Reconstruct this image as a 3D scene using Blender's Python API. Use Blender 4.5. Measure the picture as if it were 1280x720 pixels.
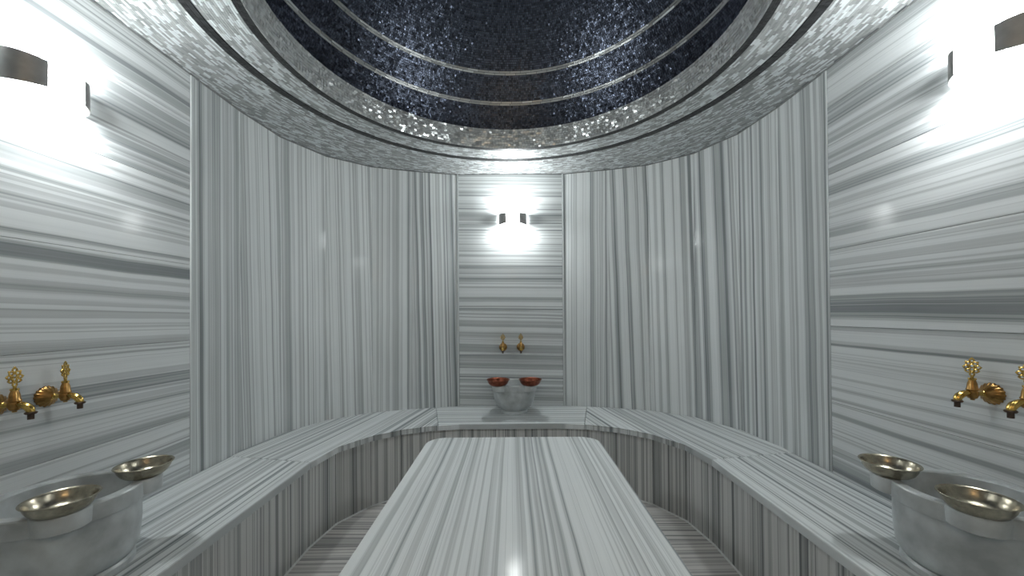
import bpy, bmesh, math, random
import numpy as np
from mathutils import Vector, Matrix

for o in list(bpy.data.objects):
    bpy.data.objects.remove(o)
C = bpy.context.scene
COL = C.collection
RNG = random.Random(7)
NPR = np.random.RandomState(11)
S = 1.2                      # metres per survey unit
CAMZ = 1.04 * S              # lens height above the floor
PI = math.pi

# ------------------------------------------------------------------ camera
cam_d = bpy.data.cameras.new('camera')
cam_d.sensor_width = 36.0
cam_d.lens = 480.0 / 1280.0 * 36.0
cam_d.clip_start = 0.02
PITCH = math.radians(0.55)
cam_d.shift_y = 27.4 / 1280.0
cam = bpy.data.objects.new('camera', cam_d)
COL.objects.link(cam)
ROLL = -0.007
cam.matrix_world = (Matrix.Translation((0.008 * S, 0, CAMZ)) @ Matrix.Rotation(PI / 2 + PITCH, 4, 'X')
                    @ Matrix.Rotation(ROLL, 4, 'Z'))
C.camera = cam

# ------------------------------------------------------------------ world + exposure
w = bpy.data.worlds.new('world')
w.use_nodes = True
w.node_tree.nodes['Background'].inputs[0].default_value = (0.6, 0.65, 0.68, 1)
w.node_tree.nodes['Background'].inputs[1].default_value = 0.02
C.world = w
C.view_settings.view_transform = 'Standard'
C.view_settings.look = 'None'
C.view_settings.gamma = 1.0
C.view_settings.exposure = 0.72
LAMP = 95.0                  # radiance of the cool wall lamps
WARM = 26.0                  # radiance of the warm lamp on the entrance wall

# ------------------------------------------------------------------ materials
def new_mat(name):
    m = bpy.data.materials.new(name)
    m.use_nodes = True
    nt = m.node_tree
    return m, nt, nt.nodes['Principled BSDF']

def node(nt, typ, **kw):
    n = nt.nodes.new(typ)
    for k, v in kw.items():
        setattr(n, k, v)
    return n

def ramp(nt, stops, interp='LINEAR'):
    r = nt.nodes.new('ShaderNodeValToRGB')
    r.color_ramp.interpolation = interp
    while len(r.color_ramp.elements) < len(stops):
        r.color_ramp.elements.new(0.5)
    for e, (p, c) in zip(r.color_ramp.elements, stops):
        e.position = p
        e.color = (c[0], c[1], c[2], 1) if hasattr(c, '__len__') else (c, c, c, 1)
    return r

def math_node(nt, op, a, b=None):
    n = nt.nodes.new('ShaderNodeMath')
    n.operation = op
    for i, x in enumerate((a, b)):
        if x is None:
            continue
        if hasattr(x, 'node'):
            nt.links.new(x, n.inputs[i])
        else:
            n.inputs[i].default_value = x
    return n.outputs[0]

def striped_marble(name, scale=1.0, light=(0.695, 0.728, 0.73), dark=(0.20, 0.222, 0.23), bias=0.0, rough=0.12, mid_w=0.42, wob_w=0.006):
    """Banded grey marble. UV: u runs along the bands, v across them, both in metres."""
    m, nt, b = new_mat(name)
    L = nt.links.new
    uv = node(nt, 'ShaderNodeUVMap')
    sp = node(nt, 'ShaderNodeSeparateXYZ')
    L(uv.outputs[0], sp.inputs[0])
    u, v = sp.outputs[0], sp.outputs[1]

    def stretched(su, sv, detail, roughn, dist=0.0):
        cb = node(nt, 'ShaderNodeCombineXYZ')
        L(math_node(nt, 'MULTIPLY', u, su), cb.inputs[0])
        L(math_node(nt, 'MULTIPLY', vw, sv), cb.inputs[1])
        n = node(nt, 'ShaderNodeTexNoise', noise_dimensions='2D')
        n.inputs['Scale'].default_value = 1.0
        n.inputs['Detail'].default_value = detail
        n.inputs['Roughness'].default_value = roughn
        n.inputs['Distortion'].default_value = dist
        L(cb.outputs[0], n.inputs['Vector'])
        return n.outputs['Fac']
    wob = node(nt, 'ShaderNodeTexNoise', noise_dimensions='2D')
    wob.inputs['Scale'].default_value = 2.2
    wob.inputs['Detail'].default_value = 1.0
    L(uv.outputs[0], wob.inputs['Vector'])
    vw = math_node(nt, 'ADD', v, math_node(nt, 'MULTIPLY', wob.outputs['Fac'], wob_w))
    k = 1.0 / scale
    broad = ramp(nt, [(0.39 + bias, 0.0), (0.425 + bias, 0.38), (0.455 + bias, 0.45), (0.475 + bias, 0.9), (0.56 + bias, 1.0)])
    L(stretched(0.035, 25 * k, 2.0, 0.6), broad.inputs[0])
    mid = ramp(nt, [(0.37, 0.0), (0.42, 0.15), (0.45, 0.85), (0.56, 1.0)])
    L(stretched(0.06, 62 * k, 2.0, 0.55), mid.inputs[0])
    line = ramp(nt, [(0.0, 1.0), (0.475, 1.0), (0.494, 0.0), (0.503, 1.0), (1.0, 1.0)])
    L(stretched(0.03, 26 * k, 1.0, 0.5), line.inputs[0])
    fine = stretched(1.0, 260 * k, 2.0, 0.6)
    cloud = stretched(1.4, 5.0, 3.0, 0.6)
    f = math_node(nt, 'ADD', math_node(nt, 'MULTIPLY', broad.outputs[0], 0.94 - mid_w),
                  math_node(nt, 'MULTIPLY', mid.outputs[0], mid_w))
    f = math_node(nt, 'ADD', f, math_node(nt, 'MULTIPLY', math_node(nt, 'SUBTRACT', fine, 0.5), 0.22))
    f = math_node(nt, 'ADD', f, math_node(nt, 'MULTIPLY', math_node(nt, 'SUBTRACT', cloud, 0.4), 0.22))
    f = math_node(nt, 'MULTIPLY', f, math_node(nt, 'ADD', math_node(nt, 'MULTIPLY', line.outputs[0], 0.55), 0.45))
    col = ramp(nt, [(0.0, dark), (1.0, light)])
    L(f, col.inputs[0])
    L(col.outputs[0], b.inputs['Base Color'])
    b.inputs['Roughness'].default_value = rough
    b.inputs['Specular IOR Level'].default_value = 0.022
    return m

M = {}
M['wall'] = striped_marble('banded marble wall', 1.2)
M['wide'] = striped_marble('broad banded marble', 1.65, light=(0.70, 0.73, 0.735), dark=(0.235, 0.255, 0.262), bias=0.0, mid_w=0.34, wob_w=0.010)
M['seat'] = striped_marble('banded marble seat', 0.85, bias=-0.01)
M['riser'] = striped_marble('banded marble riser', 0.8, light=(0.60, 0.61, 0.60), dark=(0.165, 0.176, 0.178), bias=0.01)
M['floor'] = striped_marble('banded marble floor', 0.9, light=(0.64, 0.63, 0.61), dark=(0.16, 0.165, 0.168), bias=0.02, rough=0.22)
M['table'] = striped_marble('banded marble table', 1.25, light=(0.70, 0.73, 0.732), dark=(0.28, 0.305, 0.312), bias=-0.02)

def plain(name, col, rough=0.5, metal=0.0, noise=0.0, nscale=30.0, bump=0.0, spec=0.5):
    m, nt, b = new_mat(name)
    b.inputs['Roughness'].default_value = rough
    b.inputs['Metallic'].default_value = metal
    b.inputs['Specular IOR Level'].default_value = spec
    tc = node(nt, 'ShaderNodeTexCoord')
    n = node(nt, 'ShaderNodeTexNoise')
    n.inputs['Scale'].default_value = nscale
    n.inputs['Detail'].default_value = 4
    nt.links.new(tc.outputs['Object'], n.inputs['Vector'])
    lo = [max(0, c * (1 - noise)) for c in col]
    hi = [min(1, c * (1 + noise)) for c in col]
    r = ramp(nt, [(0.3, lo), (0.7, hi)])
    nt.links.new(n.outputs['Fac'], r.inputs[0])
    nt.links.new(r.outputs[0], b.inputs['Base Color'])
    if bump:
        bp = node(nt, 'ShaderNodeBump')
        bp.inputs['Strength'].default_value = bump
        bp.inputs['Distance'].default_value = 0.002
        nt.links.new(n.outputs['Fac'], bp.inputs['Height'])
        nt.links.new(bp.outputs[0], b.inputs['Normal'])
    return m

M['grout'] = plain('pale joint grout', (0.62, 0.64, 0.63), 0.8, noise=0.1)
M['tile_grout'] = plain('grey mosaic grout', (0.26, 0.28, 0.29), 0.85, noise=0.15)
M['dark_grout'] = plain('black mosaic grout', (0.02, 0.022, 0.026), 0.8, noise=0.2)
M['gap'] = plain('dark shadow bead', (0.16, 0.17, 0.17), 0.5, noise=0.2)
M['basin'] = plain('clouded white marble', (0.45, 0.48, 0.485), 0.32, noise=0.24, nscale=14.0, bump=0.12)
M['brass'] = plain('worn yellow brass', (0.62, 0.42, 0.12), 0.24, 1.0, noise=0.3, nscale=60)
M['aged'] = plain('browned brass', (0.37, 0.215, 0.075), 0.3, 1.0, noise=0.45, nscale=50)
M['nozzle'] = plain('dark tarnished brass', (0.10, 0.07, 0.055), 0.4, 1.0, noise=0.3, nscale=80)
M['nickel'] = plain('beaten tinned metal', (0.40, 0.365, 0.285), 0.27, 1.0, noise=0.2, nscale=90, bump=0.25)
M['copper'] = plain('red copper', (0.24, 0.075, 0.045), 0.34, 1.0, noise=0.35, nscale=50, bump=0.2)
M['metal'] = plain('brushed grey metal', (0.42, 0.41, 0.40), 0.4, 1.0, noise=0.1)

def emit(name, col, strength):
    m, nt, b = new_mat(name)
    b.inputs['Base Color'].default_value = (0.9, 0.9, 0.9, 1)
    b.inputs['Emission Color'].default_value = (*col, 1)
    b.inputs['Emission Strength'].default_value = strength
    return m
M['glow'] = emit('lamp glare glow', (0.965, 1.0, 1.0), LAMP)
M['warm_glow'] = emit('warm lamp glare glow', (1.0, 0.62, 0.28), WARM)

def mosaic(name, rough, metal, spec=0.6, coat=0.0):
    m, nt, b = new_mat(name)
    a = node(nt, 'ShaderNodeAttribute', attribute_name='tint')
    nt.links.new(a.outputs['Color'], b.inputs['Base Color'])
    b.inputs['Roughness'].default_value = rough
    b.inputs['Metallic'].default_value = metal
    b.inputs['Specular IOR Level'].default_value = spec
    b.inputs['Coat Weight'].default_value = coat
    b.inputs['Coat Roughness'].default_value = 0.08
    return m
M['silver_mosaic'] = mosaic('silver linear mosaic', 0.4, 0.35)
M['shiny_mosaic'] = mosaic('mirror chip mosaic', 0.28, 0.5)
M['dark_mosaic'] = mosaic('charcoal mosaic', 0.35, 0.2)
M['blue_mosaic'] = mosaic('midnight blue mosaic', 0.32, 0.75, 0.45)
M['bar_mosaic'] = mosaic('silver bar mosaic', 0.35, 0.5)

# ------------------------------------------------------------------ helpers
def link(name, me, mat=None, parent=None):
    o = bpy.data.objects.new(name, me)
    COL.objects.link(o)
    if mat and me is not None and not me.materials:
        me.materials.append(mat)
    if parent is not None:
        o.parent = parent
    return o

def bm_obj(name, bm, mat, parent=None, smooth=False, angle=None):
    bmesh.ops.recalc_face_normals(bm, faces=bm.faces[:])
    me = bpy.data.meshes.new(name)
    bm.to_mesh(me)
    bm.free()
    if smooth:
        me.polygons.foreach_set('use_smooth', [True] * len(me.polygons))
        if angle:
            try:
                me.set_sharp_from_angle(angle=angle)
            except Exception:
                pass
    return link(name, me, mat, parent)

def thing(name, label, cat, loc=(0, 0, 0), rotz=0.0, group=None):
    o = bpy.data.objects.new(name, None)
    o.empty_display_size = 0.05
    COL.objects.link(o)
    o.location = loc
    o.rotation_euler = (0, 0, rotz)
    o['label'] = label
    o['category'] = cat
    if group:
        o['group'] = group
    return o

def copy_tree(root, loc, rotz, label, group=None):
    r = root.copy()
    COL.objects.link(r)
    r.location = loc
    r.rotation_euler = (0, 0, rotz)
    r['label'] = label
    if group:
        r['group'] = group
    for ch in list(root.children):
        c = ch.copy()
        COL.objects.link(c)
        c.parent = r
        for g in list(ch.children):
            d = g.copy()
            COL.objects.link(d)
            d.parent = c
    return r

def band_uv(bm, a, b, seed=None, slant=0.0):
    """u along direction a, v across along b, shifted at random so that no two slabs repeat."""
    a, b = Vector(a), Vector(b)
    off = (RNG.uniform(0, 60), RNG.uniform(0, 60)) if seed is None else seed
    uvl = bm.loops.layers.uv.verify()
    for f in bm.faces:
        for lp in f.loops:
            u, v = lp.vert.co.dot(a), lp.vert.co.dot(b)
            lp[uvl].uv = (u + off[0], v + slant * u + off[1])

def slab_bm(p, q, z0, z1, depth=0.02, gap=0.0007, cham=0.001, normal=None):
    """A chamfered upright slab with its face from p to q (plan points) and its body going back from the room."""
    p, q = Vector((*p, 0)), Vector((*q, 0))
    t = (q - p).normalized()
    n = Vector(normal).normalized() if normal else Vector((-t.y, t.x, 0))     # towards the room
    p = p + t * gap
    q = q - t * gap
    z0, z1 = z0 + gap, z1 - gap
    bm = bmesh.new()
    def ring(dn, ins):
        return [bm.verts.new(x) for x in (
            p + t * ins + n * dn + Vector((0, 0, z0 + ins)), q - t * ins + n * dn + Vector((0, 0, z0 + ins)),
            q - t * ins + n * dn + Vector((0, 0, z1 - ins)), p + t * ins + n * dn + Vector((0, 0, z1 - ins)))]
    r0, r1, r2 = ring(-depth, 0), ring(-cham, 0), ring(0, cham)
    for A, B in ((r0, r1), (r1, r2)):
        for i in range(4):
            bm.faces.new((A[i], A[(i + 1) % 4], B[(i + 1) % 4], B[i]))
    bm.faces.new(r2)
    bm.faces.new(r0[::-1])
    return bm, t

def prism_bm(pts, z0, z1, cham=0.003):
    """An upright prism over a plan polygon with its upper edges eased."""
    bm = bmesh.new()
    lo = [bm.verts.new((x, y, z0)) for x, y in pts]
    hi = [bm.verts.new((x, y, z1)) for x, y in pts]
    n = len(pts)
    for i in range(n):
        bm.faces.new((lo[i], lo[(i + 1) % n], hi[(i + 1) % n], hi[i]))
    bm.faces.new(lo[::-1])
    bm.faces.new(hi)
    if cham:
        es = [e for e in bm.edges if e.verts[0].co.z > z1 - 1e-6 and e.verts[1].co.z > z1 - 1e-6]
        bmesh.ops.bevel(bm, geom=es, offset=cham, segments=2, profile=0.5, affect='EDGES')
    return bm

def lathe_bm(prof, seg=40, bm=None, mtx=None):
    bm = bm or bmesh.new()
    mtx = mtx or Matrix.Identity(4)
    rows = []
    for r, z in prof:
        if r < 1e-6:
            rows.append([bm.verts.new(mtx @ Vector((0, 0, z)))])
        else:
            rows.append([bm.verts.new(mtx @ Vector((r * math.cos(2 * PI * i / seg), r * math.sin(2 * PI * i / seg), z)))
                         for i in range(seg)])
    for A, B in zip(rows, rows[1:]):
        for i in range(seg):
            j = (i + 1) % seg
            if len(A) == 1 and len(B) == 1:
                continue
            if len(A) == 1:
                bm.faces.new((A[0], B[i], B[j]))
            elif len(B) == 1:
                bm.faces.new((A[i], A[j], B[0]))
            else:
                bm.faces.new((A[i], A[j], B[j], B[i]))
    return bm

def tube_bm(path, radii, seg=14, bm=None, flute=0.0, nfl=7, twist=0.0, cap=True):
    bm = bm or bmesh.new()
    path = [Vector(p) for p in path]
    up = Vector((0, 1, 0))
    rows = []
    for i, p in enumerate(path):
        d = (path[min(i + 1, len(path) - 1)] - path[max(i - 1, 0)]).normalized()
        ref = up if abs(d.dot(up)) < 0.95 else Vector((1, 0, 0))
        x = ref.cross(d).normalized()
        y = d.cross(x).normalized()
        row = []
        for k in range(seg):
            a = 2 * PI * k / seg
            r = radii[i] * (1 + flute * math.cos(nfl * (a + twist * i)))
            row.append(bm.verts.new(p + x * (r * math.cos(a)) + y * (r * math.sin(a))))
        rows.append(row)
    for A, B in zip(rows, rows[1:]):
        for k in range(seg):
            bm.faces.new((A[k], A[(k + 1) % seg], B[(k + 1) % seg], B[k]))
    if cap:
        bm.faces.new(rows[0][::-1])
        bm.faces.new(rows[-1])
    return bm

def ring_bm(center, R, r, axis='x', seg=18, sub=7, bm=None, squash=1.0):
    """A small torus lying in the plane across the given axis."""
    bm = bm or bmesh.new()
    c = Vector(center)
    rows = []
    for i in range(seg):
        a = 2 * PI * i / seg
        row = []
        for k in range(sub):
            b = 2 * PI * k / sub
            rr = R + r * math.cos(b)
            p = Vector((r * math.sin(b), rr * math.cos(a), rr * math.sin(a) * squash))
            if axis == 'z':
                p = Vector((p.y, p.z, p.x))
            row.append(bm.verts.new(c + p))
        rows.append(row)
    for i in range(seg):
        A, B = rows[i], rows[(i + 1) % seg]
        for k in range(sub):
            bm.faces.new((A[k], A[(k + 1) % sub], B[(k + 1) % sub], B[k]))
    return bm

def struct(o, cat=None):
    o['kind'] = 'structure'
    return o

# ------------------------------------------------------------------ plan of the room (right half, mirrored for the left)
CEIL = 2.04 * S
SEAT = 0.384 * S
FRONT_Y = -0.50 * S
def sc(pts):
    return [(x * S, y * S) for x, y in pts]
HW = 1.314
BEND = sc([(HW, 1.60), (1.312, 1.867), (1.281, 2.142), (1.155, 2.405), (0.932, 2.585), (0.682, 2.668), (0.383, 2.742)])
HALF = HW * S
BACK_X, BACK_Y = BEND[-1]
OUT_R = [(HALF, FRONT_Y)] + BEND                       # right wall line from the entrance to the back niche
OUT = OUT_R + [(-x, y) for x, y in OUT_R[::-1]]        # whole outline, counter-clockwise
DOME_C = (0.0, 1.44 * S)

def backing_bm(line, z0, z1, back=0.012, thick=0.10):
    """Masonry behind the slabs: a wall strip set back from the face line."""
    bm = bmesh.new()
    P = [Vector((*p, 0)) for p in line]
    nrm = []
    for i in range(len(P)):
        t = Vector((0, 0, 0))
        if i > 0:
            t += (P[i] - P[i - 1]).normalized()
        if i < len(P) - 1:
            t += (P[i + 1] - P[i]).normalized()
        t.normalize()
        nrm.append(Vector((-t.y, t.x, 0)))
    prev = None
    for p, n in zip(P, nrm):
        a, b_ = p - n * back, p - n * (back + thick)
        cur = [bm.verts.new((a.x, a.y, z0)), bm.verts.new((a.x, a.y, z1)), bm.verts.new((b_.x, b_.y, z1)), bm.verts.new((b_.x, b_.y, z0))]
        if prev:
            for k in range(4):
                bm.faces.new((prev[k], prev[(k + 1) % 4], cur[(k + 1) % 4], cur[k]))
        else:
            bm.faces.new(cur[::-1])
        prev = cur
    bm.faces.new(prev)
    return bm

def wall(name, line):
    return struct(bm_obj(name, backing_bm(line, 0, CEIL), M['grout']))

# side walls: horizontal slabs laid in courses
def side_wall(name, sgn, joints, cuts):
    line = [(HALF, FRONT_Y), (HALF, BEND[0][1])]
    if sgn < 0:
        line = [(-x, y) for x, y in line[::-1]]
    w_ = wall(name, line)
    zs = [SEAT - 0.04] + [CAMZ + j * S for j in joints] + [CEIL]
    for k in range(len(zs) - 1):
        ys = [FRONT_Y] + cuts[k % len(cuts)] + [BEND[0][1] - 0.028]
        for y0, y1 in zip(ys, ys[1:]):
            p, q = ((HALF, y0), (HALF, y1)) if sgn > 0 else ((-HALF, y1), (-HALF, y0))
            bm, t = slab_bm(p, q, zs[k], zs[k + 1])
            band_uv(bm, (0, 1, 0), (0, 0, 1), slant=RNG.uniform(-0.02, 0.02))
            bm_obj('marble_slab', bm, M['wide'], w_)
    # the upright border strip where the courses stop
    y0, y1 = BEND[0][1] - 0.028, BEND[0][1]
    p, q = ((HALF - 0.004, y0), (HALF - 0.004, y1)) if sgn > 0 else ((-HALF + 0.004, y1), (-HALF + 0.004, y0))
    bm, t = slab_bm(p, q, SEAT - 0.04, CEIL)
    band_uv(bm, (0, 0, 1), (0, 1, 0))
    bm_obj('border_strip', bm, M['wall'], w_)
    return w_

side_wall('wall_right', 1, [-0.37, -0.06, 0.25, 0.56, 0.84], [[0.45], [0.85], [0.25]])
side_wall('wall_left', -1, [-0.41, -0.10, 0.21, 0.52, 0.80], [[0.30], [0.85], [0.50]])

# curved corners: tall facetted slabs with upright bands
for nm, sgn in (('wall_back_right', 1), ('wall_back_left', -1)):
    line = BEND if sgn > 0 else [(-x, y) for x, y in BEND[::-1]]
    w_ = wall(nm, line)
    for p, q in zip(line, line[1:]):
        bm, t = slab_bm(p, q, SEAT - 0.04, CEIL, gap=0.0004, cham=0.0008)
        band_uv(bm, (0, 0, 1), t, slant=RNG.uniform(-0.03, 0.01) * 1.0)
        bm_obj('marble_slab', bm, M['wall'], w_)

# niche panel at the back: courses with level bands between two slim border strips
w_ = wall('wall_back', [(BACK_X, BACK_Y), (-BACK_X, BACK_Y)])
for s in (1, -1):
    a, b_ = s * BACK_X, s * (BACK_X - 0.016)
    p, q = ((a, BACK_Y - 0.006), (b_, BACK_Y - 0.006)) if s > 0 else ((b_, BACK_Y - 0.006), (a, BACK_Y - 0.006))
    bm, t = slab_bm(p, q, SEAT - 0.04, CEIL, gap=0.0005, depth=0.025)
    band_uv(bm, (0, 0, 1), (1, 0, 0))
    bm_obj('border_strip', bm, M['wall'], w_)
zs = [SEAT - 0.04] + [CAMZ + j * S for j in (-0.29, 0.02, 0.33, 0.64)] + [CEIL]
for z0, z1 in zip(zs, zs[1:]):
    bm, t = slab_bm((BACK_X - 0.016, BACK_Y), (-BACK_X + 0.016, BACK_Y), z0, z1, gap=0.0006, cham=0.001)
    band_uv(bm, (1, 0, 0), (0, 0, 1), slant=RNG.uniform(0.01, 0.03))
    bm_obj('marble_slab', bm, M['wall'], w_)

# entrance wall behind the lens
w_ = wall('wall_front', [(-HALF, FRONT_Y), (HALF, FRONT_Y)])
xs = [-HALF, -0.8, 0.0, 0.8, HALF]
for x0, x1 in zip(xs, xs[1:]):
    bm, t = slab_bm((x0, FRONT_Y), (x1, FRONT_Y), 0.0, CEIL)
    band_uv(bm, (0, 0, 1), (1, 0, 0))
    bm_obj('marble_slab', bm, M['wall'], w_)

# slim dark bead, a shadow gap put in as colour, where the walls meet the mosaic ceiling
def bead_bm():
    bm = bmesh.new()
    prev = None
    n = len(OUT)
    for i in range(n + 1):
        x, y = OUT[i % n]
        px, py = OUT[(i - 1) % n]
        nx, ny = OUT[(i + 1) % n]
        t1 = Vector((x - px, y - py)).normalized()
        t2 = Vector((nx - x, ny - y)).normalized()
        t = (t1 + t2).normalized()
        inn = Vector((-t.y, t.x)) / max(0.5, t.dot(t1))
        cur = []
        for d, z in ((0.0, CEIL - 0.007), (0.004, CEIL - 0.007), (0.006, CEIL - 0.001), (0.0, CEIL - 0.001)):
            cur.append(bm.verts.new((x + inn.x * d, y + inn.y * d, z)))
        if prev:
            for k in range(4):
                bm.faces.new((prev[k], prev[(k + 1) % 4], cur[(k + 1) % 4], cur[k]))
        prev = cur
    return bm
struct(bm_obj('shadow_trim_1', bead_bm(), M['gap']))

# ------------------------------------------------------------------ floor
floor_bm = bmesh.new()
vs = [floor_bm.verts.new((x, y, z)) for z in (-0.12, -0.004) for x, y in ((-HALF - .1, FRONT_Y - .1), (HALF + .1, FRONT_Y - .1), (HALF + .1, BACK_Y + .1), (-HALF - .1, BACK_Y + .1))]
for f in ((0, 1, 2, 3), (4, 5, 6, 7), (0, 1, 5, 4), (1, 2, 6, 5), (2, 3, 7, 6), (3, 0, 4, 7)):
    floor_bm.faces.new([vs[i] for i in f])
floor = struct(bm_obj('floor', floor_bm, M['grout']))

# ------------------------------------------------------------------ ceiling: plate with a round opening, drum and dome
R_DRUM, H_DRUM = 0.876 * S, 0.107 * S
R_DOME, V_DOME, ZC_DOME = 0.986 * S, 0.986 * S, CEIL - 0.069 * S
def inside(x, y, poly=OUT):
    c = False
    n = len(poly)
    for i in range(n):
        x1, y1 = poly[i]
        x2, y2 = poly[(i + 1) % n]
        if (y1 > y) != (y2 > y) and x < (x2 - x1) * (y - y1) / (y2 - y1) + x1:
            c = not c
    return c

bm = bmesh.new()
SEG = 128
def hit(a):
    """Where a ray from the dome centre meets a box round the room."""
    dx, dy = math.cos(a), math.sin(a)
    t = 1e9
    for lim, c, d in ((HALF + .11, 0, dx), (-HALF - .11, 0, dx), (BACK_Y + .11, DOME_C[1], dy), (FRONT_Y - .11, DOME_C[1], dy)):
        if abs(d) > 1e-6 and (lim - c) / d > 0:
            t = min(t, (lim - c) / d)
    return (dx * t, DOME_C[1] + dy * t)
rows = [[], [], [], []]
for i in range(SEG):
    a = 2 * PI * i / SEG
    cx, cy = R_DRUM * math.cos(a), DOME_C[1] + R_DRUM * math.sin(a)
    ox, oy = hit(a)
    for r_, (x, y, z) in zip(rows, ((ox, oy, CEIL + 0.11), (ox, oy, CEIL + 0.004), (cx, cy, CEIL + 0.004), (cx, cy, CEIL + 0.11))):
        r_.append(bm.verts.new((x, y, z)))
for k in range(4):
    A, B = rows[k], rows[(k + 1) % 4]
    for i in range(SEG):
        j = (i + 1) % SEG
        bm.faces.new((A[i], A[j], B[j], B[i]))
ceiling = struct(bm_obj('ceiling', bm, M['tile_grout']))

# drum shell and dome shell carry the mosaics
bm = lathe_bm([(R_DRUM + 0.004, CEIL), (R_DRUM + 0.004 - 0.018 * S, CEIL + H_DRUM), (R_DOME * 1.0, CEIL + H_DRUM), (R_DOME * 1.04, CEIL + H_DRUM - 0.02), (R_DRUM + 0.09, CEIL + 0.02)], 128,
              mtx=Matrix.Translation((*DOME_C, 0)))
drum = bm_obj('drum', bm, M['tile_grout'], ceiling, True, 0.6)
prof = []
A0 = math.asin((CEIL + H_DRUM - ZC_DOME) / V_DOME)
for i in range(33):
    a = A0 + (PI / 2 - A0) * i / 32
    prof.append(((R_DOME + 0.004) * math.cos(a) if i < 32 else 0.0, ZC_DOME + (V_DOME + 0.004) * math.sin(a)))
dome = bm_obj('dome', lathe_bm(prof, 128, mtx=Matrix.Translation((*DOME_C, 0))), M['dark_grout'], ceiling, True)

def tiles(name, P, U, V, N, half_u, half_v, thick, tint, mat, parent, tilt):
    """Many small chips in one mesh: centres P, axes U V, outward N; every chip has its own slight tilt and tint."""
    n = len(P)
    P, U, V, N = (np.asarray(a, dtype=float) for a in (P, U, V, N))
    hu = np.broadcast_to(np.asarray(half_u, float), (n,))[:, None]
    hv = np.broadcast_to(np.asarray(half_v, float), (n,))[:, None]
    ta = NPR.normal(0, tilt, (n, 1))
    tb = NPR.normal(0, tilt, (n, 1))
    U2 = U + N * ta
    V2 = V + N * tb
    verts = np.empty((n, 8, 3))
    for k, (a, b_) in enumerate(((-1, -1), (1, -1), (1, 1), (-1, 1))):
        base = P + U2 * hu * a + V2 * hv * b_
        verts[:, k] = base + N * thick
        verts[:, k + 4] = P + U * hu * a + V * hv * b_ - N * 0.003
    quads = np.array([(0, 1, 2, 3), (4, 5, 1, 0), (5, 6, 2, 1), (6, 7, 3, 2), (7, 4, 0, 3)])
    idx = (np.arange(n)[:, None, None] * 8 + quads[None]).reshape(-1)
    me = bpy.data.meshes.new(name)
    me.vertices.add(n * 8)
    me.vertices.foreach_set('co', verts.reshape(-1))
    me.loops.add(len(idx))
    me.loops.foreach_set('vertex_index', idx.astype(np.int32))
    nf = n * 5
    me.polygons.add(nf)
    me.polygons.foreach_set('loop_start', np.arange(0, nf * 4, 4, dtype=np.int32))
    me.polygons.foreach_set('loop_total', np.full(nf, 4, dtype=np.int32))
    at = me.attributes.new('tint', 'FLOAT_COLOR', 'POINT')
    col = np.ones((n, 8, 4))
    col[:, :, :3] = np.asarray(tint)[:, None, :]
    at.data.foreach_set('color', col.reshape(-1))
    me.polygons.foreach_set('use_smooth', np.zeros(nf, dtype=bool))
    me.update(calc_edges=True)
    me.validate()
    o = link(name, me, mat, parent)
    o['kind'] = 'stuff'
    return o

def flat_ring_tiles(r0, r1, row, length, gap, clip):
    P, U, V, hu = [], [], [], []
    r = r0 + row / 2
    while r <= r1 - row / 2 + 1e-6:
        n = max(8, int(2 * PI * r / length))
        ph = RNG.random() * 2 * PI
        for i in range(n):
            a = ph + 2 * PI * i / n
            x, y = DOME_C[0] + r * math.cos(a), DOME_C[1] + r * math.sin(a)
            if clip and (r > 1.0 and not inside(x, y, CLIP)):
                continue
            P.append((x, y, CEIL))
            U.append((-math.sin(a), math.cos(a), 0))
            V.append((math.cos(a), math.sin(a), 0))
            hu.append(PI * r / n - gap / 2)
        r += row
    return P, U, V, hu
CLIP = [(x * 0.994, DOME_C[1] + (y - DOME_C[1]) * 0.994) for x, y in OUT]

def grey_tints(n, lo, hi, p_light=0.3, lt=(0.68, 0.72, 0.73)):
    g = NPR.uniform(lo, hi, (n, 1)) * np.array([[0.96, 1.0, 1.0]])
    pick = NPR.rand(n) < p_light
    g[pick] = np.array(lt) * NPR.uniform(0.85, 1.1, (pick.sum(), 1))
    return np.clip(g, 0, 1)

LEAN = 0.018 * S                          # the drum narrows a little towards the top
R1a, R1b = 1.034 * S, 1.070 * S          # outer charcoal line
R2a, R2b = 0.878 * S, 0.906 * S          # inner charcoal line at the lip
def lay_flat(name, r0, r1, row, length, tint, mat, clip=False, tilt=0.02):
    P, U, V, hu = flat_ring_tiles(r0, r1, row, length, 0.0012, clip)
    N = np.tile(np.array([[0, 0, -1.0]]), (len(P), 1))
    tiles(name, P, U, V, N, hu, row / 2 - 0.0007, 0.0015, tint(len(P)), mat, ceiling, tilt)
lay_flat('silver_mosaic', R1b, 2.75, 0.0105, 0.038, lambda n: grey_tints(n, 0.27, 0.47, 0.36), M['silver_mosaic'], True, 0.03)
lay_flat('silver_mosaic', R2b, R1a, 0.0105, 0.038, lambda n: grey_tints(n, 0.28, 0.48, 0.36), M['silver_mosaic'], False, 0.03)
dark_t = lambda n: NPR.uniform(0.012, 0.05, (n, 1)) * np.array([[0.95, 1.0, 1.05]])
lay_flat('charcoal_mosaic', R1a, R1b, (R1b - R1a) / 2, 0.0085, dark_t, M['dark_mosaic'], False, 0.02)
lay_flat('charcoal_mosaic', R2a, R2b, (R2b - R2a) / 2, 0.0085, dark_t, M['dark_mosaic'], False, 0.02)

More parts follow.
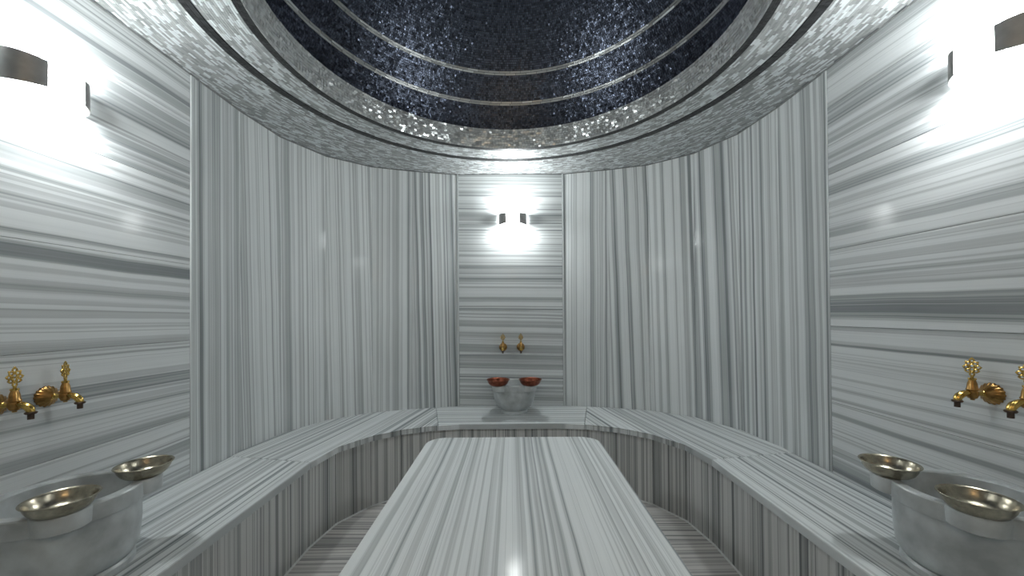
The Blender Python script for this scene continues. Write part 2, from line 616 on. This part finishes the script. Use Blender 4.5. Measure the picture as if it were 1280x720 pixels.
# upright band of bright chips on the drum
P, U, V, N, hu = [], [], [], [], []
rowh = H_DRUM / 9
for k in range(9):
    n = int(2 * PI * R_DRUM / 0.021)
    ph = RNG.random()
    for i in range(n):
        a = 2 * PI * (i + ph) / n
        rr = R_DRUM - LEAN * (k + 0.5) / 9
        P.append((DOME_C[0] + rr * math.cos(a), DOME_C[1] + rr * math.sin(a), CEIL + rowh * (k + 0.5)))
        U.append((-math.sin(a), math.cos(a), 0)); V.append((-0.166 * math.cos(a), -0.166 * math.sin(a), 0.986)); N.append((-0.986 * math.cos(a), -0.986 * math.sin(a), -0.166))
        hu.append(PI * R_DRUM / n - 0.0008)
o = tiles('mirror_chip_mosaic', P, U, V, N, hu, rowh / 2 - 0.0008, 0.0015, grey_tints(len(P), 0.62, 0.84, 0.0), M['shiny_mosaic'], drum, 0.11)

# dome chips in rows, with two double rows of silver bars
def dome_pt(al, a, k=1.0):
    r, z = R_DOME * math.cos(al), ZC_DOME + V_DOME * math.sin(al)
    return (DOME_C[0] + r * math.cos(a), DOME_C[1] + r * math.sin(a), z), r
def dome_frame(al, a):
    tu = (-math.sin(a), math.cos(a), 0)
    tv = Vector((-R_DOME * math.sin(al) * math.cos(a), -R_DOME * math.sin(al) * math.sin(a), V_DOME * math.cos(al))).normalized()
    nn = Vector((-math.cos(al) / R_DOME * math.cos(a), -math.cos(al) / R_DOME * math.sin(a), -math.sin(al) / V_DOME)).normalized()
    return tu, tv, nn
RING_AL = [math.asin((h_ - 0.931) / 0.986) for h_ in (1.285, 1.43)]
blue = [[], [], [], [], [], []]
bars = [[], [], [], [], [], []]
al = A0
chip = 0.0138
while al < PI / 2 - 0.02:
    ds = math.hypot(R_DOME * math.sin(al), V_DOME * math.cos(al))
    ring = min(abs(al - g) * ds for g in RING_AL) < 0.0145
    h = 0.0135 if ring else chip
    am = al + h / ds / 2
    (_, r) = dome_pt(am, 0)
    L_ = 0.075 if ring else chip
    n = max(6, int(2 * PI * r / L_))
    ph = RNG.random()
    dst = bars if ring else blue
    for i in range(n):
        a = 2 * PI * (i + ph) / n
        p, _ = dome_pt(am, a)
        tu, tv, nn = dome_frame(am, a)
        dst[0].append(p); dst[1].append(tu); dst[2].append(tuple(tv)); dst[3].append(tuple(nn))
        dst[4].append(PI * r / n - 0.0011); dst[5].append(h / 2 - 0.0011)
    al += h / ds
nb = len(blue[0])
bt = NPR.uniform(0.5, 1.5, (nb, 1)) * np.array([[0.092, 0.108, 0.148]])
tiles('blue_mosaic', blue[0], blue[1], blue[2], blue[3], blue[4], blue[5], 0.0015, bt, M['blue_mosaic'], dome, 0.065)
tiles('silver_bar_mosaic', bars[0], bars[1], bars[2], bars[3], bars[4], bars[5], 0.002, grey_tints(len(bars[0]), 0.42, 0.55, 0.1), M['bar_mosaic'], dome, 0.04)

# ------------------------------------------------------------------ marble bench round the room
BF_R = sc([(0.895, -0.497), (0.895, 1.72), (0.862, 1.915), (0.755, 2.085), (0.62, 2.195), (0.46, 2.262), (0.30, 2.287)])
BF = BF_R + [(-x, y) for x, y in BF_R[::-1]]
bench = thing('marble_bench', 'continuous grey banded marble bench running round the walls', 'bench', (0, 1.6, 0))
def local(bm, root):
    bmesh.ops.translate(bm, verts=bm.verts[:], vec=-Vector(root.location))
    return bm
TH = 0.036
def shrink(pts, g=0.0008):
    """Pull a polygon in by a hair so that neighbours leave a joint."""
    cx = sum(p[0] for p in pts) / len(pts); cy = sum(p[1] for p in pts) / len(pts)
    out = []
    for x, y in pts:
        d = math.hypot(x - cx, y - cy)
        out.append((x + (cx - x) / d * g, y + (cy - y) / d * g))
    return out
jw1 = (1.310 * S, 1.80 * S)                               # joint on the wall between side and corner slabs
jw2 = (0.53 * S, 2.705 * S)
jf2 = (0.43 * S, 2.267 * S)
for s in (1, -1):
    side = [BF_R[0], (HALF - 0.005, BF_R[0][1]), (HALF - 0.005, BEND[0][1]), jw1, BF_R[1]]
    corner = [BF_R[1], jw1] + BEND[1:6] + [jw2, jf2] + BF_R[5:1:-1]
    for poly, ang in ((side, 0.0), (corner, math.radians(11))):
        pts = [(s * x, y) for x, y in poly]
        bm = prism_bm(shrink(pts), SEAT - TH, SEAT, 0.005)
        band_uv(bm, (s * math.sin(ang), -math.cos(ang), 0), (math.cos(ang), s * math.sin(ang), 0))
        bm_obj('seat_slab', local(bm, bench), M['seat'], bench)
bm = prism_bm(shrink([jf2, jw2, BEND[6], (-BEND[6][0], BEND[6][1]), (-jw2[0], jw2[1]), (-jf2[0], jf2[1]), (-BF_R[6][0], BF_R[6][1]), BF_R[6]]), SEAT - TH, SEAT, 0.005)
band_uv(bm, (1, 0, 0), (0, 1, 0))
bm_obj('seat_slab', local(bm, bench), M['seat'], bench)
# risers: narrow upright slabs that follow the front a little way back
def offset_line(line, d):
    P = [Vector(p) for p in line]
    out = []
    for i in range(len(P)):
        t1 = (P[i] - P[i - 1]).normalized() if i else (P[1] - P[0]).normalized()
        t2 = (P[i + 1] - P[i]).normalized() if i < len(P) - 1 else t1
        t = (t1 + t2).normalized()
        n = Vector((t.y, -t.x)) / max(0.6, t.dot(t1))
        out.append(P[i] + n * d)
    return out
RL = offset_line(BF, 0.014)
for p, q in zip(RL, RL[1:]):
    L_ = (q - p).length
    k = max(1, round(L_ / 0.33))
    for i in range(k):
        a, b_ = p.lerp(q, i / k), p.lerp(q, (i + 1) / k)
        bm, t = slab_bm((a.x, a.y), (b_.x, b_.y), 0.0, SEAT - TH + 0.002, gap=0.0004, cham=0.0008)
        band_uv(bm, (0, 0, 1), t)
        bm_obj('riser_slab', local(bm, bench), M['riser'], bench)
# floor slabs laid across the room between the risers
y = FRONT_Y
def half_width_at(y):
    for (x1, y1), (x2, y2) in zip(BF_R, BF_R[1:]):
        if y1 <= y <= y2:
            return x1 + (x2 - x1) * (y - y1) / (y2 - y1)
    return BF_R[-1][0]
while y < BF_R[-1][1]:
    y2 = min(y + 0.30, BF_R[-1][1] + 0.014)
    ys = [y + (y2 - y) * i / 4 for i in range(5)]
    pts = [(half_width_at(t) + 0.013, t) for t in ys]
    pts = pts + [(-x, t) for x, t in pts[::-1]]
    bm = prism_bm(shrink(pts, 0.0009), -0.004, 0.0, 0)
    band_uv(bm, (1, 0, 0), (0, 1, 0), slant=RNG.uniform(-.02, .02))
    bm_obj('floor_slab', bm, M['floor'], floor)
    y = y2
# thin pale sealant line where floor and risers meet
bm = bmesh.new()
inner = offset_line(BF, 0.006)
prev = None
for a, b_ in zip(RL, inner):
    cur = [bm.verts.new((b_.x, b_.y, 0.0005)), bm.verts.new((a.x, a.y, 0.006))]
    if prev:
        bm.faces.new((prev[0], cur[0], cur[1], prev[1]))
    prev = cur
bm_obj('sealant_line', local(bm, bench), M['grout'], bench)

# ------------------------------------------------------------------ table in the middle
TT = (1.04 - 0.58) * S
def rounded(x0, x1, y0, y1, r, seg=10):
    pts = []
    for cx, cy, a0 in ((x1 - r, y1 - r, 0), (x0 + r, y1 - r, 90), (x0 + r, y0 + r, 180), (x1 - r, y0 + r, 270)):
        for i in range(seg + 1):
            a = math.radians(a0 + 90 * i / seg)
            pts.append((cx + r * math.cos(a), cy + r * math.sin(a)))
    return pts
TX, TY0, TY1 = 0.392 * S, 0.42 * S, 1.808 * S
table = thing('marble_table', 'low grey banded marble massage table with rounded corners in the middle of the floor', 'table', (0.012, (TY0 + TY1) / 2, 0))
yc = (TY0 + TY1) / 2
bm = prism_bm(rounded(-TX, TX, TY0 - yc, TY1 - yc, 0.105), TT - 0.04, TT, 0.006)
band_uv(bm, (0, 1, 0), (1, 0, 0), seed=(3.0, 17.3))
bm_obj('tabletop', bm, M['table'], table)
bx, by = TX - 0.05, (TY1 - TY0) / 2 - 0.05
for p, q in (((-bx, by), (bx, by)), ((bx, by), (bx, -by)), ((bx, -by), (-bx, -by)), ((-bx, -by), (-bx, by))):
    # outward-facing side slabs
    d = Vector((q[0] - p[0], q[1] - p[1])); n = max(1, round(d.length / 0.42))
    for i in range(n):
        a = (p[0] + d.x * i / n, p[1] + d.y * i / n); b_ = (p[0] + d.x * (i + 1) / n, p[1] + d.y * (i + 1) / n)
        bm, t = slab_bm(a, b_, 0.0, TT - 0.04)
        band_uv(bm, (0, 0, 1), t)
        bm_obj('side_slab', bm, M['riser'], table)

# ------------------------------------------------------------------ wall lamps
def make_sconce(name, label, loc, rotz, glow, group='wall lamps'):
    t = thing(name, label, 'wall lamp', loc, rotz, group)      # local +x points into the room
    bm = prism_bm(rounded(-0.05, 0.05, -0.05, 0.05, 0.012, 4), 0.0, 0.010, 0.002)
    bmesh.ops.transform(bm, matrix=Matrix.Rotation(PI / 2, 4, 'Y'), verts=bm.verts[:])
    bm_obj('back_plate', bm, M['metal'], t)
    W2, PR, H2 = 0.122, 0.1, 0.05
    for s in (1, -1):
        # a bowed wing that leaves the wall and curls towards the glowing core
        bm = bmesh.new()
        prev = None
        for i in range(15):
            a = math.radians(4 + 60 * i / 14)
            x, y_ = PR * math.sin(a), s * W2 * math.cos(a)
            xi, yi = (PR - 0.004) * math.sin(a), s * (W2 - 0.004) * math.cos(a)
            hh = H2 * (0.86 + 0.14 * math.cos((i / 14) * PI / 2))
            cur = [bm.verts.new(c) for c in ((x, y_, -hh), (x, y_, hh), (xi, yi, hh), (xi, yi, -hh))]
            if prev:
                for k in range(4):
                    bm.faces.new((prev[k], prev[(k + 1) % 4], cur[(k + 1) % 4], cur[k]))
            else:
                bm.faces.new(cur)
            prev = cur
        bm.faces.new(prev[::-1])
        bm_obj('wing', bm, M['metal'], t, True, 0.6)
    bm = lathe_bm([(0, -0.075), (0.03, -0.073), (0.046, -0.06), (0.05, -0.03), (0.05, 0.03), (0.046, 0.06), (0.03, 0.073), (0, 0.075)], 24,
                  mtx=Matrix.Translation((0.062, 0, 0)))
    bm_obj('glare_core', bm, glow, t, True)  # made-up glowing core: the lamp's light plus the glare over its front
    bm = tube_bm([(0.008, 0, 0), (0.02, 0, 0)], [0.012, 0.012], 12)
    bm_obj('stem', bm, M['metal'], t, True, 0.6)
    return t
def P3(x, y, z):
    return (x * S, y * S, CAMZ + z * S)
sc_back = make_sconce('wall_lamp', 'small lit metal wall lamp above the niche taps on the back panel', P3(0.017, 2.742, 0.668), -PI / 2, M['glow'])
copy_tree(sc_back, P3(-HW, 1.075, 0.655), 0.0, 'glaring lit wall lamp high on the left wall above the pair of taps')
copy_tree(sc_back, P3(HW, 1.015, 0.69), PI, 'glaring lit wall lamp high on the right wall above the pair of taps')
make_sconce('wall_lamp', 'warm wall lamp on the entrance wall behind the viewer', P3(0.0, -0.5, 0.60), PI / 2, M['warm_glow'], None)

# ------------------------------------------------------------------ stone basins
def make_basin(label, loc, rotz, round_belly=False):
    t = thing('stone_basin', label, 'basin', loc, rotz, 'stone wash basins')       # local +x points into the room
    if round_belly:
        outer = [(0, 0.024), (0.098, 0.024), (0.112, 0.034), (0.138, 0.062), (0.156, 0.100), (0.166, 0.140), (0.170, 0.197)]
        fr = 0.104
    else:
        outer = [(0, 0.024), (0.138, 0.024), (0.152, 0.034), (0.162, 0.056), (0.166, 0.090), (0.168, 0.130), (0.168, 0.196)]
        fr = 0.150
    prof = outer + [(0.1775, 0.199), (0.179, 0.202), (0.179, 0.246), (0.176, 0.250), (0.152, 0.250), (0.148, 0.246), (0.143, 0.205),
                    (0.132, 0.120), (0.105, 0.075), (0.06, 0.055), (0, 0.053)]
    bm_obj('bowl_body', lathe_bm(prof, 64), M['basin'], t, True, 0.6)
    bm_obj('foot', lathe_bm([(0, 0), (fr, 0), (fr + 0.003, 0.003), (fr + 0.002, 0.018), (fr - 0.004, 0.025), (0, 0.025)], 64), M['basin'], t, True, 0.6)
    for s in (1, -1):
        a = s * math.radians(44)
        c = (0.160 * math.cos(a), 0.160 * math.sin(a), 0)
        # a rounded lug standing out from the collar
        pr = [(0.0, 0.201), (0.052, 0.201), (0.058, 0.205), (0.060, 0.245), (0.057, 0.2502), (0.0, 0.2502)]
        # keep the lug clear of the hollow: only its outer part is built
        bm = bmesh.new()
        segs = 28
        rows = []
        for r, z in pr[1:-1]:
            row = []
            for i in range(segs + 1):
                b_ = a + math.radians(-118 + 236 * i / segs)
                x, y_ = c[0] + r * math.cos(b_), c[1] + r * math.sin(b_)
                d = math.hypot(x, y_)
                if d < 0.156:
                    x, y_ = x * 0.156 / d, y_ * 0.156 / d
                row.append(bm.verts.new((x, y_, z)))
            rows.append(row)
        for A, B in zip(rows, rows[1:]):
            for i in range(segs):
                bm.faces.new((A[i], A[i + 1], B[i + 1], B[i]))
        inner = []
        for z in (0.201, 0.2502):
            inner.append(bm.verts.new((0.156 * math.cos(a), 0.156 * math.sin(a), z)))
        for row, v in ((rows[0], inner[0]), (rows[-1], inner[1])):
            for i in range(segs):
                bm.faces.new((row[i], row[i + 1], v))
        bm_obj('lug', bm, M['basin'], t, True, 0.7)
    return t
GAPW = 0.213
B_L = (-HALF + 0.218, 0.985 * S, SEAT)
B_R = (HALF - 0.206, 0.957 * S, SEAT)
B_B = (0.019 * S, BACK_Y - 0.20, SEAT)
basin = make_basin('white marble basin with two lugs on the left bench, below two brass taps', B_L, 0.0)
copy_tree(basin, B_R, PI, 'white marble basin with two lugs on the right bench, below two brass taps')
BACK_Z = 0.94
back_basin = make_basin('white marble basin on the back bench against the niche panel, holding two copper bowls', B_B, -PI / 2, True)
for ch in back_basin.children:
    if not ch.name.startswith('foot'):
        ch.data.transform(Matrix.Diagonal((1, 1, BACK_Z, 1)))

# ------------------------------------------------------------------ bowls
def make_bowl(name, label, mat, loc, group, deep=1.0, wide=1.0):
    t = thing(name, label, 'bowl', loc, RNG.uniform(0, 6), group)
    prof = [(0, 0.0), (0.050, 0.0), (0.057, 0.002), (0.069, 0.011), (0.077, 0.023), (0.082, 0.036), (0.0865, 0.0395),
            (0.086, 0.041), (0.082, 0.0395), (0.079, 0.036), (0.074, 0.024), (0.066, 0.0125), (0.056, 0.0045), (0.050, 0.003), (0.036, 0.003), (0.033, 0.006), (0.030, 0.007), (0.0, 0.0075)]
    prof = [(r * 0.88 * wide, z * deep) for r, z in prof]
    bm_obj('shell', lathe_bm(prof, 48), mat, t, True, 0.9)
    bm = bmesh.new()
    ring_bm((0, 0, 0.0398 * deep), 0.0761 * wide, 0.0016, 'z', 48, 6, bm)
    bm_obj('rim', bm, mat, t, True)
    return t
def lug_pos(b, rot, s, r=0.165, h=0.2503):
    a = rot + s * math.radians(44)
    return (b[0] + r * math.cos(a), b[1] + r * math.sin(a), SEAT + h)
bl = make_bowl('metal_bowl', 'tinned metal bowl on the near lug of the left basin', M['nickel'], lug_pos(B_L, 0, -1, 0.172), 'tinned bowls on the side basins')
copy_tree(bl, lug_pos(B_L, 0, 1, 0.172), 1.0, 'tinned metal bowl on the far lug of the left basin')
copy_tree(bl, lug_pos(B_R, PI, 1, 0.172), 2.0, 'tinned metal bowl on the near lug of the right basin, cut by the photo edge')
copy_tree(bl, lug_pos(B_R, PI, -1, 0.172), 3.0, 'tinned metal bowl on the far lug of the right basin')
cb = make_bowl('copper_bowl', 'red copper bowl on the left lug of the back basin', M['copper'], lug_pos(B_B, -PI / 2, -1, 0.178, 0.2503 * BACK_Z), 'copper bowls on the back basin', 1.15, 1.16)
copy_tree(cb, lug_pos(B_B, -PI / 2, 1, 0.178, 0.2503 * BACK_Z), 1.0, 'red copper bowl on the right lug of the back basin')

# ------------------------------------------------------------------ brass taps
def make_tap(label, loc, rotz, group='brass wall taps', turn=0.0):
    t = thing('brass_tap', label, 'tap', loc, rotz, group)         # local +x points into the room
    Y90 = Matrix.Rotation(PI / 2, 4, 'Y')
    # fluted shell-shaped flange
    bm = bmesh.new()
    rows = []
    seg = 72
    for r, x in ((0.034, 0.0), (0.0345, 0.003), (0.032, 0.008), (0.026, 0.015), (0.018, 0.021), (0.011, 0.025), (0.008, 0.028)):
        fl = 0.05 * min(1, (r - 0.008) / 0.015)
        rows.append([bm.verts.new((x, r * (1 + fl * math.cos(18 * 2 * PI * i / seg)) * math.cos(2 * PI * i / seg),
                                   r * (1 + fl * math.cos(18 * 2 * PI * i / seg)) * math.sin(2 * PI * i / seg))) for i in range(seg)])
    for A, B in zip(rows, rows[1:]):
        for i in range(seg):
            bm.faces.new((A[i], A[(i + 1) % seg], B[(i + 1) % seg], B[i]))
    bm.faces.new(rows[0]); bm.faces.new(rows[-1])
    bm_obj('flange', bm, M['aged'], t, True, 0.9)
    bm = lathe_bm([(0, 0.024), (0.0075, 0.024), (0.0075, 0.030), (0.0095, 0.033), (0.0075, 0.036), (0.0065, 0.05), (0.008, 0.058), (0, 0.058)], 20, mtx=Y90)
    bm_obj('supply_pipe', bm, M['brass'], t, True, 0.7)
    bx_ = 0.066
    bm = lathe_bm([(0, -0.021), (0.005, -0.020), (0.006, -0.016), (0.011, -0.013), (0.0145, -0.004), (0.0145, 0.008), (0.0130, 0.011), (0.0150, 0.013), (0.0150, 0.016),
                   (0.0130, 0.019), (0.0115, 0.034), (0.0085, 0.044), (0.0075, 0.047), (0, 0.047)], 24, mtx=Matrix.Translation((bx_, 0, 0)))
    bm_obj('valve_body', bm, M['aged'], t, True, 0.6)
    path = []
    for i in range(9):
        a = PI / 2 * i / 8
        path.append((bx_ + 0.010 + 0.040 * math.sin(a), 0, 0.004 + 0.0 - 0.024 * (1 - math.cos(a))))
    bm = tube_bm(path, [0.0075, 0.0085, 0.0092, 0.0098, 0.0102, 0.0102, 0.0098, 0.0094, 0.009], 28, flute=0.09, nfl=7, twist=0.12)
    sp_ = bm_obj('spout', bm, M['brass'], t, True, 0.9)
    ex, ez = path[-1][0], path[-1][2]
    bm = lathe_bm([(0, ez + 0.001), (0.012, ez + 0.001), (0.0145, ez - 0.002), (0.012, ez - 0.006), (0, ez - 0.006)], 20, mtx=Matrix.Translation((ex, 0, 0)))
    bm_obj('collar', bm, M['nozzle'], sp_, True, 0.7)
    bm = lathe_bm([(0, ez - 0.006), (0.0075, ez - 0.006), (0.0075, ez - 0.022), (0.0055, ez - 0.022), (0.0055, ez - 0.010), (0, ez - 0.010)], 18, mtx=Matrix.Translation((ex, 0, 0)))
    bm_obj('nozzle', bm, M['nozzle'], sp_, True, 0.7)
    # openwork handle: collar, stem and a lattice of little rings ending in a bud
    bm = lathe_bm([(0, 0.046), (0.009, 0.046), (0.0105, 0.049), (0.009, 0.052), (0.004, 0.053), (0.004, 0.060), (0, 0.060)], 18)
    z0 = 0.060
    for (yy, zz, R, q) in ((0, z0 + 0.004, 0.0050, 1.1), (0.0088, z0 + 0.0155, 0.0055, 1.0), (-0.0088, z0 + 0.0155, 0.0055, 1.0), (0, z0 + 0.0195, 0.0060, 1.1),
                           (0.0135, z0 + 0.0270, 0.0052, 1.0), (-0.0135, z0 + 0.0270, 0.0052, 1.0), (0.0078, z0 + 0.0385, 0.0055, 1.0), (-0.0078, z0 + 0.0385, 0.0055, 1.0), (0, z0 + 0.0310, 0.0058, 1.0),
                           (0, z0 + 0.0480, 0.0052, 1.2)):
        ring_bm((0, yy, zz), R, 0.0023, 'x', 16, 7, bm, q)
    for yy, zz in ((0, z0 + 0.0565), (0.0195, z0 + 0.0275), (-0.0195, z0 + 0.0275), (0.0135, z0 + 0.044), (-0.0135, z0 + 0.044), (0, z0 + 0.0255), (0.015, z0 + 0.015), (-0.015, z0 + 0.015)):
        lathe_bm([(0, -0.003), (0.0026, -0.0015), (0.003, 0), (0.0026, 0.0015), (0, 0.003)], 10, bm, Matrix.Translation((0, yy, zz)))
    bmesh.ops.transform(bm, matrix=Matrix.Translation((bx_, 0, 0)) @ Matrix.Rotation(turn, 4, 'Z'), verts=bm.verts[:])
    bm_obj('handle', bm, M['brass'], t, True, 0.9)
    return t
t1 = make_tap('brass tap with scalloped flange on the left wall, nearer the corner', P3(-HW, 1.09, -0.225), 0.0, turn=0.36)
make_tap('brass tap on the left wall at the photo edge, its flange out of frame', P3(-HW, 0.979, -0.225), 0.0, turn=0.0)
copy_tree(t1, P3(HW, 1.047, -0.227), PI, 'brass tap with round flange on the right wall, nearer the corner')
copy_tree(t1, P3(HW, 0.935, -0.227), PI, 'brass tap on the right wall at the photo edge, only its spout showing')
tb = make_tap('left brass tap of the pair on the back niche panel', P3(-0.057, 2.742, -0.238), -PI / 2)
copy_tree(tb, P3(0.068, 2.742, -0.238), -PI / 2, 'right brass tap of the pair on the back niche panel')
